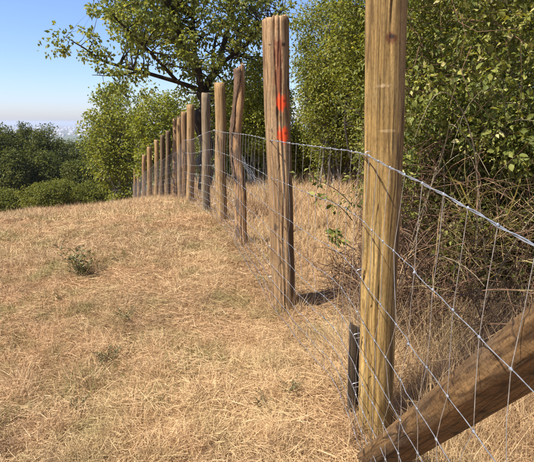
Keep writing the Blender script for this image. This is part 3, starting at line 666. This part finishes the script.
D = rng.normal(size=(n, 3)) * .5 + [0, 0, .8]; L = rng.uniform(.03, .085, n) * (1 + .05 * y)
V, T = blades(np.stack([x, y, ground(x, y)], 1), D, L, np.maximum(.0021, .0009 * y) * rng.uniform(.6, 1.4, n), rng.normal(size=(n, 3)) * .015)
o = link('green_grass', mesh_np('green_grass', V, T, leaf_mat('sparse_green_blades', [(0, (.09, .095, .03)), (.5, (.19, .19, .06)), (1, (.36, .32, .13))], .25), np.repeat(rng.random(n), 5))); tag(o, 'sparse olive-green grass blades in patches of the mown field', 'grass', kind='stuff')
# tussock grass at the foot of the thicket behind the brace
n = 24000; y = rng.uniform(1.35, 2.6, n); x = Xf(y) + .12 + rng.random(n) ** 1.3 * 1.3; z = ground(x, y)
tx = np.floor(x * 7) / 7; ty = np.floor(y * 7) / 7; hsh = np.modf(np.abs(np.sin(tx * 127.1 + ty * 311.7) * 43758.5))[0]
az = rng.uniform(0, 6.283, n); el = rng.uniform(.6, 1.5, n); D = np.stack([np.cos(az) * np.cos(el), np.sin(az) * np.cos(el), np.sin(el)], 1)
L = rng.uniform(.10, .42, n) * (.4 + .8 * hsh); W = .0022 * rng.uniform(.6, 1.4, n)
V, T = blades(np.stack([x, y, z - .01], 1), D, L, W, rng.normal(size=(n, 3)) * (L * .3)[:, None] - np.array([0, 0, .03]))
o = link('tussock_grass', mesh_np('tussock_grass', V, T, S_TALL, np.repeat(np.clip(rng.normal(.6, .24, n), 0, 1), 5))); tag(o, 'dry tussock grass beneath the strut and thicket', 'grass', kind='stuff')

n = 1700; y = rng.uniform(2.3, 4.4, n); x = edge_x(y) + .45 + np.abs(rng.normal(0, .6, n)); z = ground(x, y) + rng.uniform(.35, .9, n)
az = rng.uniform(2.2, 5.5, n); el = rng.uniform(.3, 1.3, n); D = np.stack([np.cos(az) * np.cos(el), np.sin(az) * np.cos(el), np.sin(el)], 1)
L = rng.uniform(.2, .55, n); V, T = blades(np.stack([x, y, z], 1), D, L, .0045 * rng.uniform(.5, 1.3, n), rng.normal(size=(n, 3)) * .08 - np.array([0, 0, .14]))
o = link('long_grass', mesh_np('long_grass', V, T, leaf_mat('long_grass_blades', [(0, (.12, .11, .035)), (.5, (.26, .22, .07)), (1, (.5, .40, .18))], .3), np.repeat(rng.random(n), 5))); tag(o, 'long yellow-green grass blades growing through the bramble thicket', 'grass', kind='stuff')

n = 2200; y = rng.uniform(2.3, 4.2, n); x = edge_x(y) + .05 + np.abs(rng.normal(0, .55, n)); z = ground(x, y) + rng.uniform(0, .75, n) * rng.random(n)
az = rng.uniform(0, 6.28, n); el = rng.uniform(.5, 1.5, n); D = np.stack([np.cos(az) * np.cos(el), np.sin(az) * np.cos(el), np.sin(el)], 1); L = rng.uniform(.15, .6, n)
V, T = blades(np.stack([x, y, z], 1), D, L, .003 * rng.uniform(.5, 1.4, n), rng.normal(size=(n, 3)) * .1 - np.array([0, 0, .12]))
o = link('dead_grass_stalks', mesh_np('dead_grass_stalks', V, T, S_TALL, np.repeat(np.clip(rng.normal(.3, .25, n), 0, 1), 5))); tag(o, 'dead straw stalks drooping through the lower bramble thicket', 'grass', kind='stuff')

# ------------------------------------------------------------------ weeds in the mown field
LF_WEED = leaf_mat('weed_green', [(0, (.10, .10, .04)), (.6, (.20, .19, .08)), (1, (.36, .32, .16))], .25)
ST_WEED = bark_mat('weed_stem', (.10, .08, .04), (.24, .19, .10), 40)
def weed(px, py, h, spread, n_st, label, seed, Y=None):
    r_ = np.random.default_rng(seed); v = (231 - py) / F; zc = -math.sin(PITCH) + v * math.cos(PITCH); yc = math.cos(PITCH) + v * math.sin(PITCH)
    Y = 1.0
    for _ in range(40):
        p = at(px, py, Y); Y += .5 * (p.z - gz1(p.x, p.y)) / (-zc / yc)
    p = at(px, py, Y); base = np.array([p.x, p.y, gz1(p.x, p.y)]); root = empty('weed_plant', tuple(base)); tag(root, label, 'weed', 'weeds in the mown field')
    stems, Pl, Dl = [], [], []
    for k in range(n_st):
        a = r_.uniform(0, 6.28); e = base + [math.cos(a) * spread * r_.random() ** .5, math.sin(a) * spread * r_.random() ** .5, h * r_.uniform(.5, 1)]
        P = curve(base + np.append(r_.normal(size=2) * spread * .15, -.01), e, r_, .08, 7); stems.append((P, np.linspace(.0024, .0010, 7)))
        for q in range(9):
            f = r_.uniform(.2, 1) * 6; i0 = min(int(f), 5); Pl.append(P[i0] + (P[i0 + 1] - P[i0]) * (f - i0)); Dl.append(r_.normal(size=3) * [1, 1, .4] + [0, 0, .6])
    V, Q = tubes(stems, 4); link('stem', mesh_np('stem', V, Q, ST_WEED, smooth=True), root, True)
    Pl = np.array(Pl); V, T = leaves(Pl, np.array(Dl), r_.normal(size=(len(Pl), 3)) + [0, 0, 1], h * .17 * r_.uniform(.5, 1.3, len(Pl)), h * .05, .2)
    o = link('leaves', mesh_np('leaves', V, T, LF_WEED, np.repeat(np.clip(r_.normal(.5, .25, len(Pl)), 0, 1), 4)), root, True); o['kind'] = 'stuff'
weed(80, 274, .29, .19, 26, 'bushy grey-green weed standing alone in the mid field at left', 1)
weed(106, 362, .11, .10, 16, 'low green weed patch in the left foreground', 2)
weed(82, 412, .09, .07, 12, 'small green sprig near the bottom left', 3)
weed(290, 392, .09, .08, 14, 'low green weed close to the bottom of the fence mesh', 4)
weed(126, 318, .09, .12, 14, 'flat green weed right of and below the tall weed', 5)
weed(262, 405, .07, .06, 10, 'tiny green weed left of the one by the fence mesh', 6)
weed(58, 300, .08, .09, 10, 'faint low weed in the grass left of centre', 7)

# ------------------------------------------------------------------ town on the plain
WALL = NT('pale_render_and_roofs'); gN = WALL.n('ShaderNodeNewGeometry'); 
WALL.principled(WALL.ramp(WALL.attr(), [(0, (.28, .17, .12)), (.3, (.36, .30, .25)), (.7, (.50, .47, .43)), (1, (.72, .71, .69))]), .8, .2); WALL = WALL.m
def house_geo(x, y, w, d, h, a, z0, gable=True):
    c, s = math.cos(a), math.sin(a); f = lambda px, py, pz: (x + c * px - s * py, y + s * px + c * py, z0 + pz)
    v = [f(-w, -d, -2), f(w, -d, -2), f(w, d, -2), f(-w, d, -2), f(-w, -d, h), f(w, -d, h), f(w, d, h), f(-w, d, h), f(-w, 0, h * 1.35), f(w, 0, h * 1.35)]
    q = [(0, 1, 5, 4), (1, 2, 6, 5), (2, 3, 7, 6), (3, 0, 4, 7), (4, 5, 9, 8), (6, 7, 8, 9), (4, 8, 7, 7), (5, 6, 9, 9)]
    return v, q
r_ = np.random.default_rng(5); Vs, Fs, Rs = [], [], []
for k in range(2600):
    y = 2600 * (12500 / 2600) ** r_.random(); x = y * r_.uniform(-.75, .05); k3 = y / 4000
    v, q = house_geo(x, y, r_.uniform(5, 11) * (.6 + .35 * k3), r_.uniform(5, 9), r_.uniform(4, 9) * (.7 + .3 * k3), r_.uniform(0, 3.1), gz1(x, y))
    o0 = len(Vs); Vs += v; Fs += [tuple(dict.fromkeys(o0 + i for i in f)) for f in q]; Rs += [r_.random()] * 10
me = bpy.data.meshes.new('distant_town'); me.from_pydata(Vs, [], Fs); me.update(); a_ = me.attributes.new('rnd', 'FLOAT', 'POINT'); a_.data.foreach_set('value', np.array(Rs, dtype=np.float32)); me.materials.append(WALL)
o = link('distant_town', me); tag(o, 'hazy pale town spread over the plain on the horizon', 'town', kind='stuff')
for k, (px, Y) in enumerate([(44, 5200), (49, 4300), (56, 6100), (61, 4600), (66, 3900), (71, 5600), (75, 4200), (80, 6800), (84, 5000), (90, 4400), (53, 7200), (87, 6300)]):
    x = (px - 267) / F * Y; z0 = gz1(x, Y); w = r_.uniform(9, 18); h = r_.uniform(12, 24)
    v, q = house_geo(0, 0, w, 11, h, r_.uniform(-.4, .4), 0); root = empty('distant_building', (x, Y, z0))
    tag(root, 'pale tall building standing out in the hazy town on the horizon', 'building', 'larger buildings of the far town')
    mw = bpy.data.meshes.new('wall'); mw.from_pydata(v[:8], [], q[:4]); mw.update(); mw.materials.append(WALL); a_ = mw.attributes.new('rnd', 'FLOAT', 'POINT'); a_.data.foreach_set('value', np.full(8, .9, dtype=np.float32)); link('wall', mw, root)
    mr = bpy.data.meshes.new('roof'); mr.from_pydata(v[4:], [], [(0, 1, 5, 4), (2, 3, 4, 5), (0, 4, 3), (1, 2, 5)]); mr.update(); mr.materials.append(WALL); a_ = mr.attributes.new('rnd', 'FLOAT', 'POINT'); a_.data.foreach_set('value', np.full(6, .2, dtype=np.float32)); link('roof', mr, root)

# ------------------------------------------------------------------ haze
t = NT('haze_air'); pv = t.n('ShaderNodeVolumePrincipled'); pv.inputs['Color'].default_value = (.80, .86, .96, 1); pv.inputs['Density'].default_value = 1.7e-4; pv.inputs['Anisotropy'].default_value = .2
t.l(pv.outputs[0], t.out.inputs['Volume'])
lo, hi = (-12600, -170, -81.5), (12600, 13600, 16)
v = [(x, y, z) for z in (lo[2], hi[2]) for y in (lo[1], hi[1]) for x in (lo[0], hi[0])]
me = bpy.data.meshes.new('haze'); me.from_pydata(v, [], [(0, 2, 3, 1), (4, 5, 7, 6), (0, 1, 5, 4), (2, 6, 7, 3), (0, 4, 6, 2), (1, 3, 7, 5)]); me.update(); me.materials.append(t.m)
o = link('haze', me); tag(o, 'thin pale summer haze over the plain', 'haze', kind='stuff')
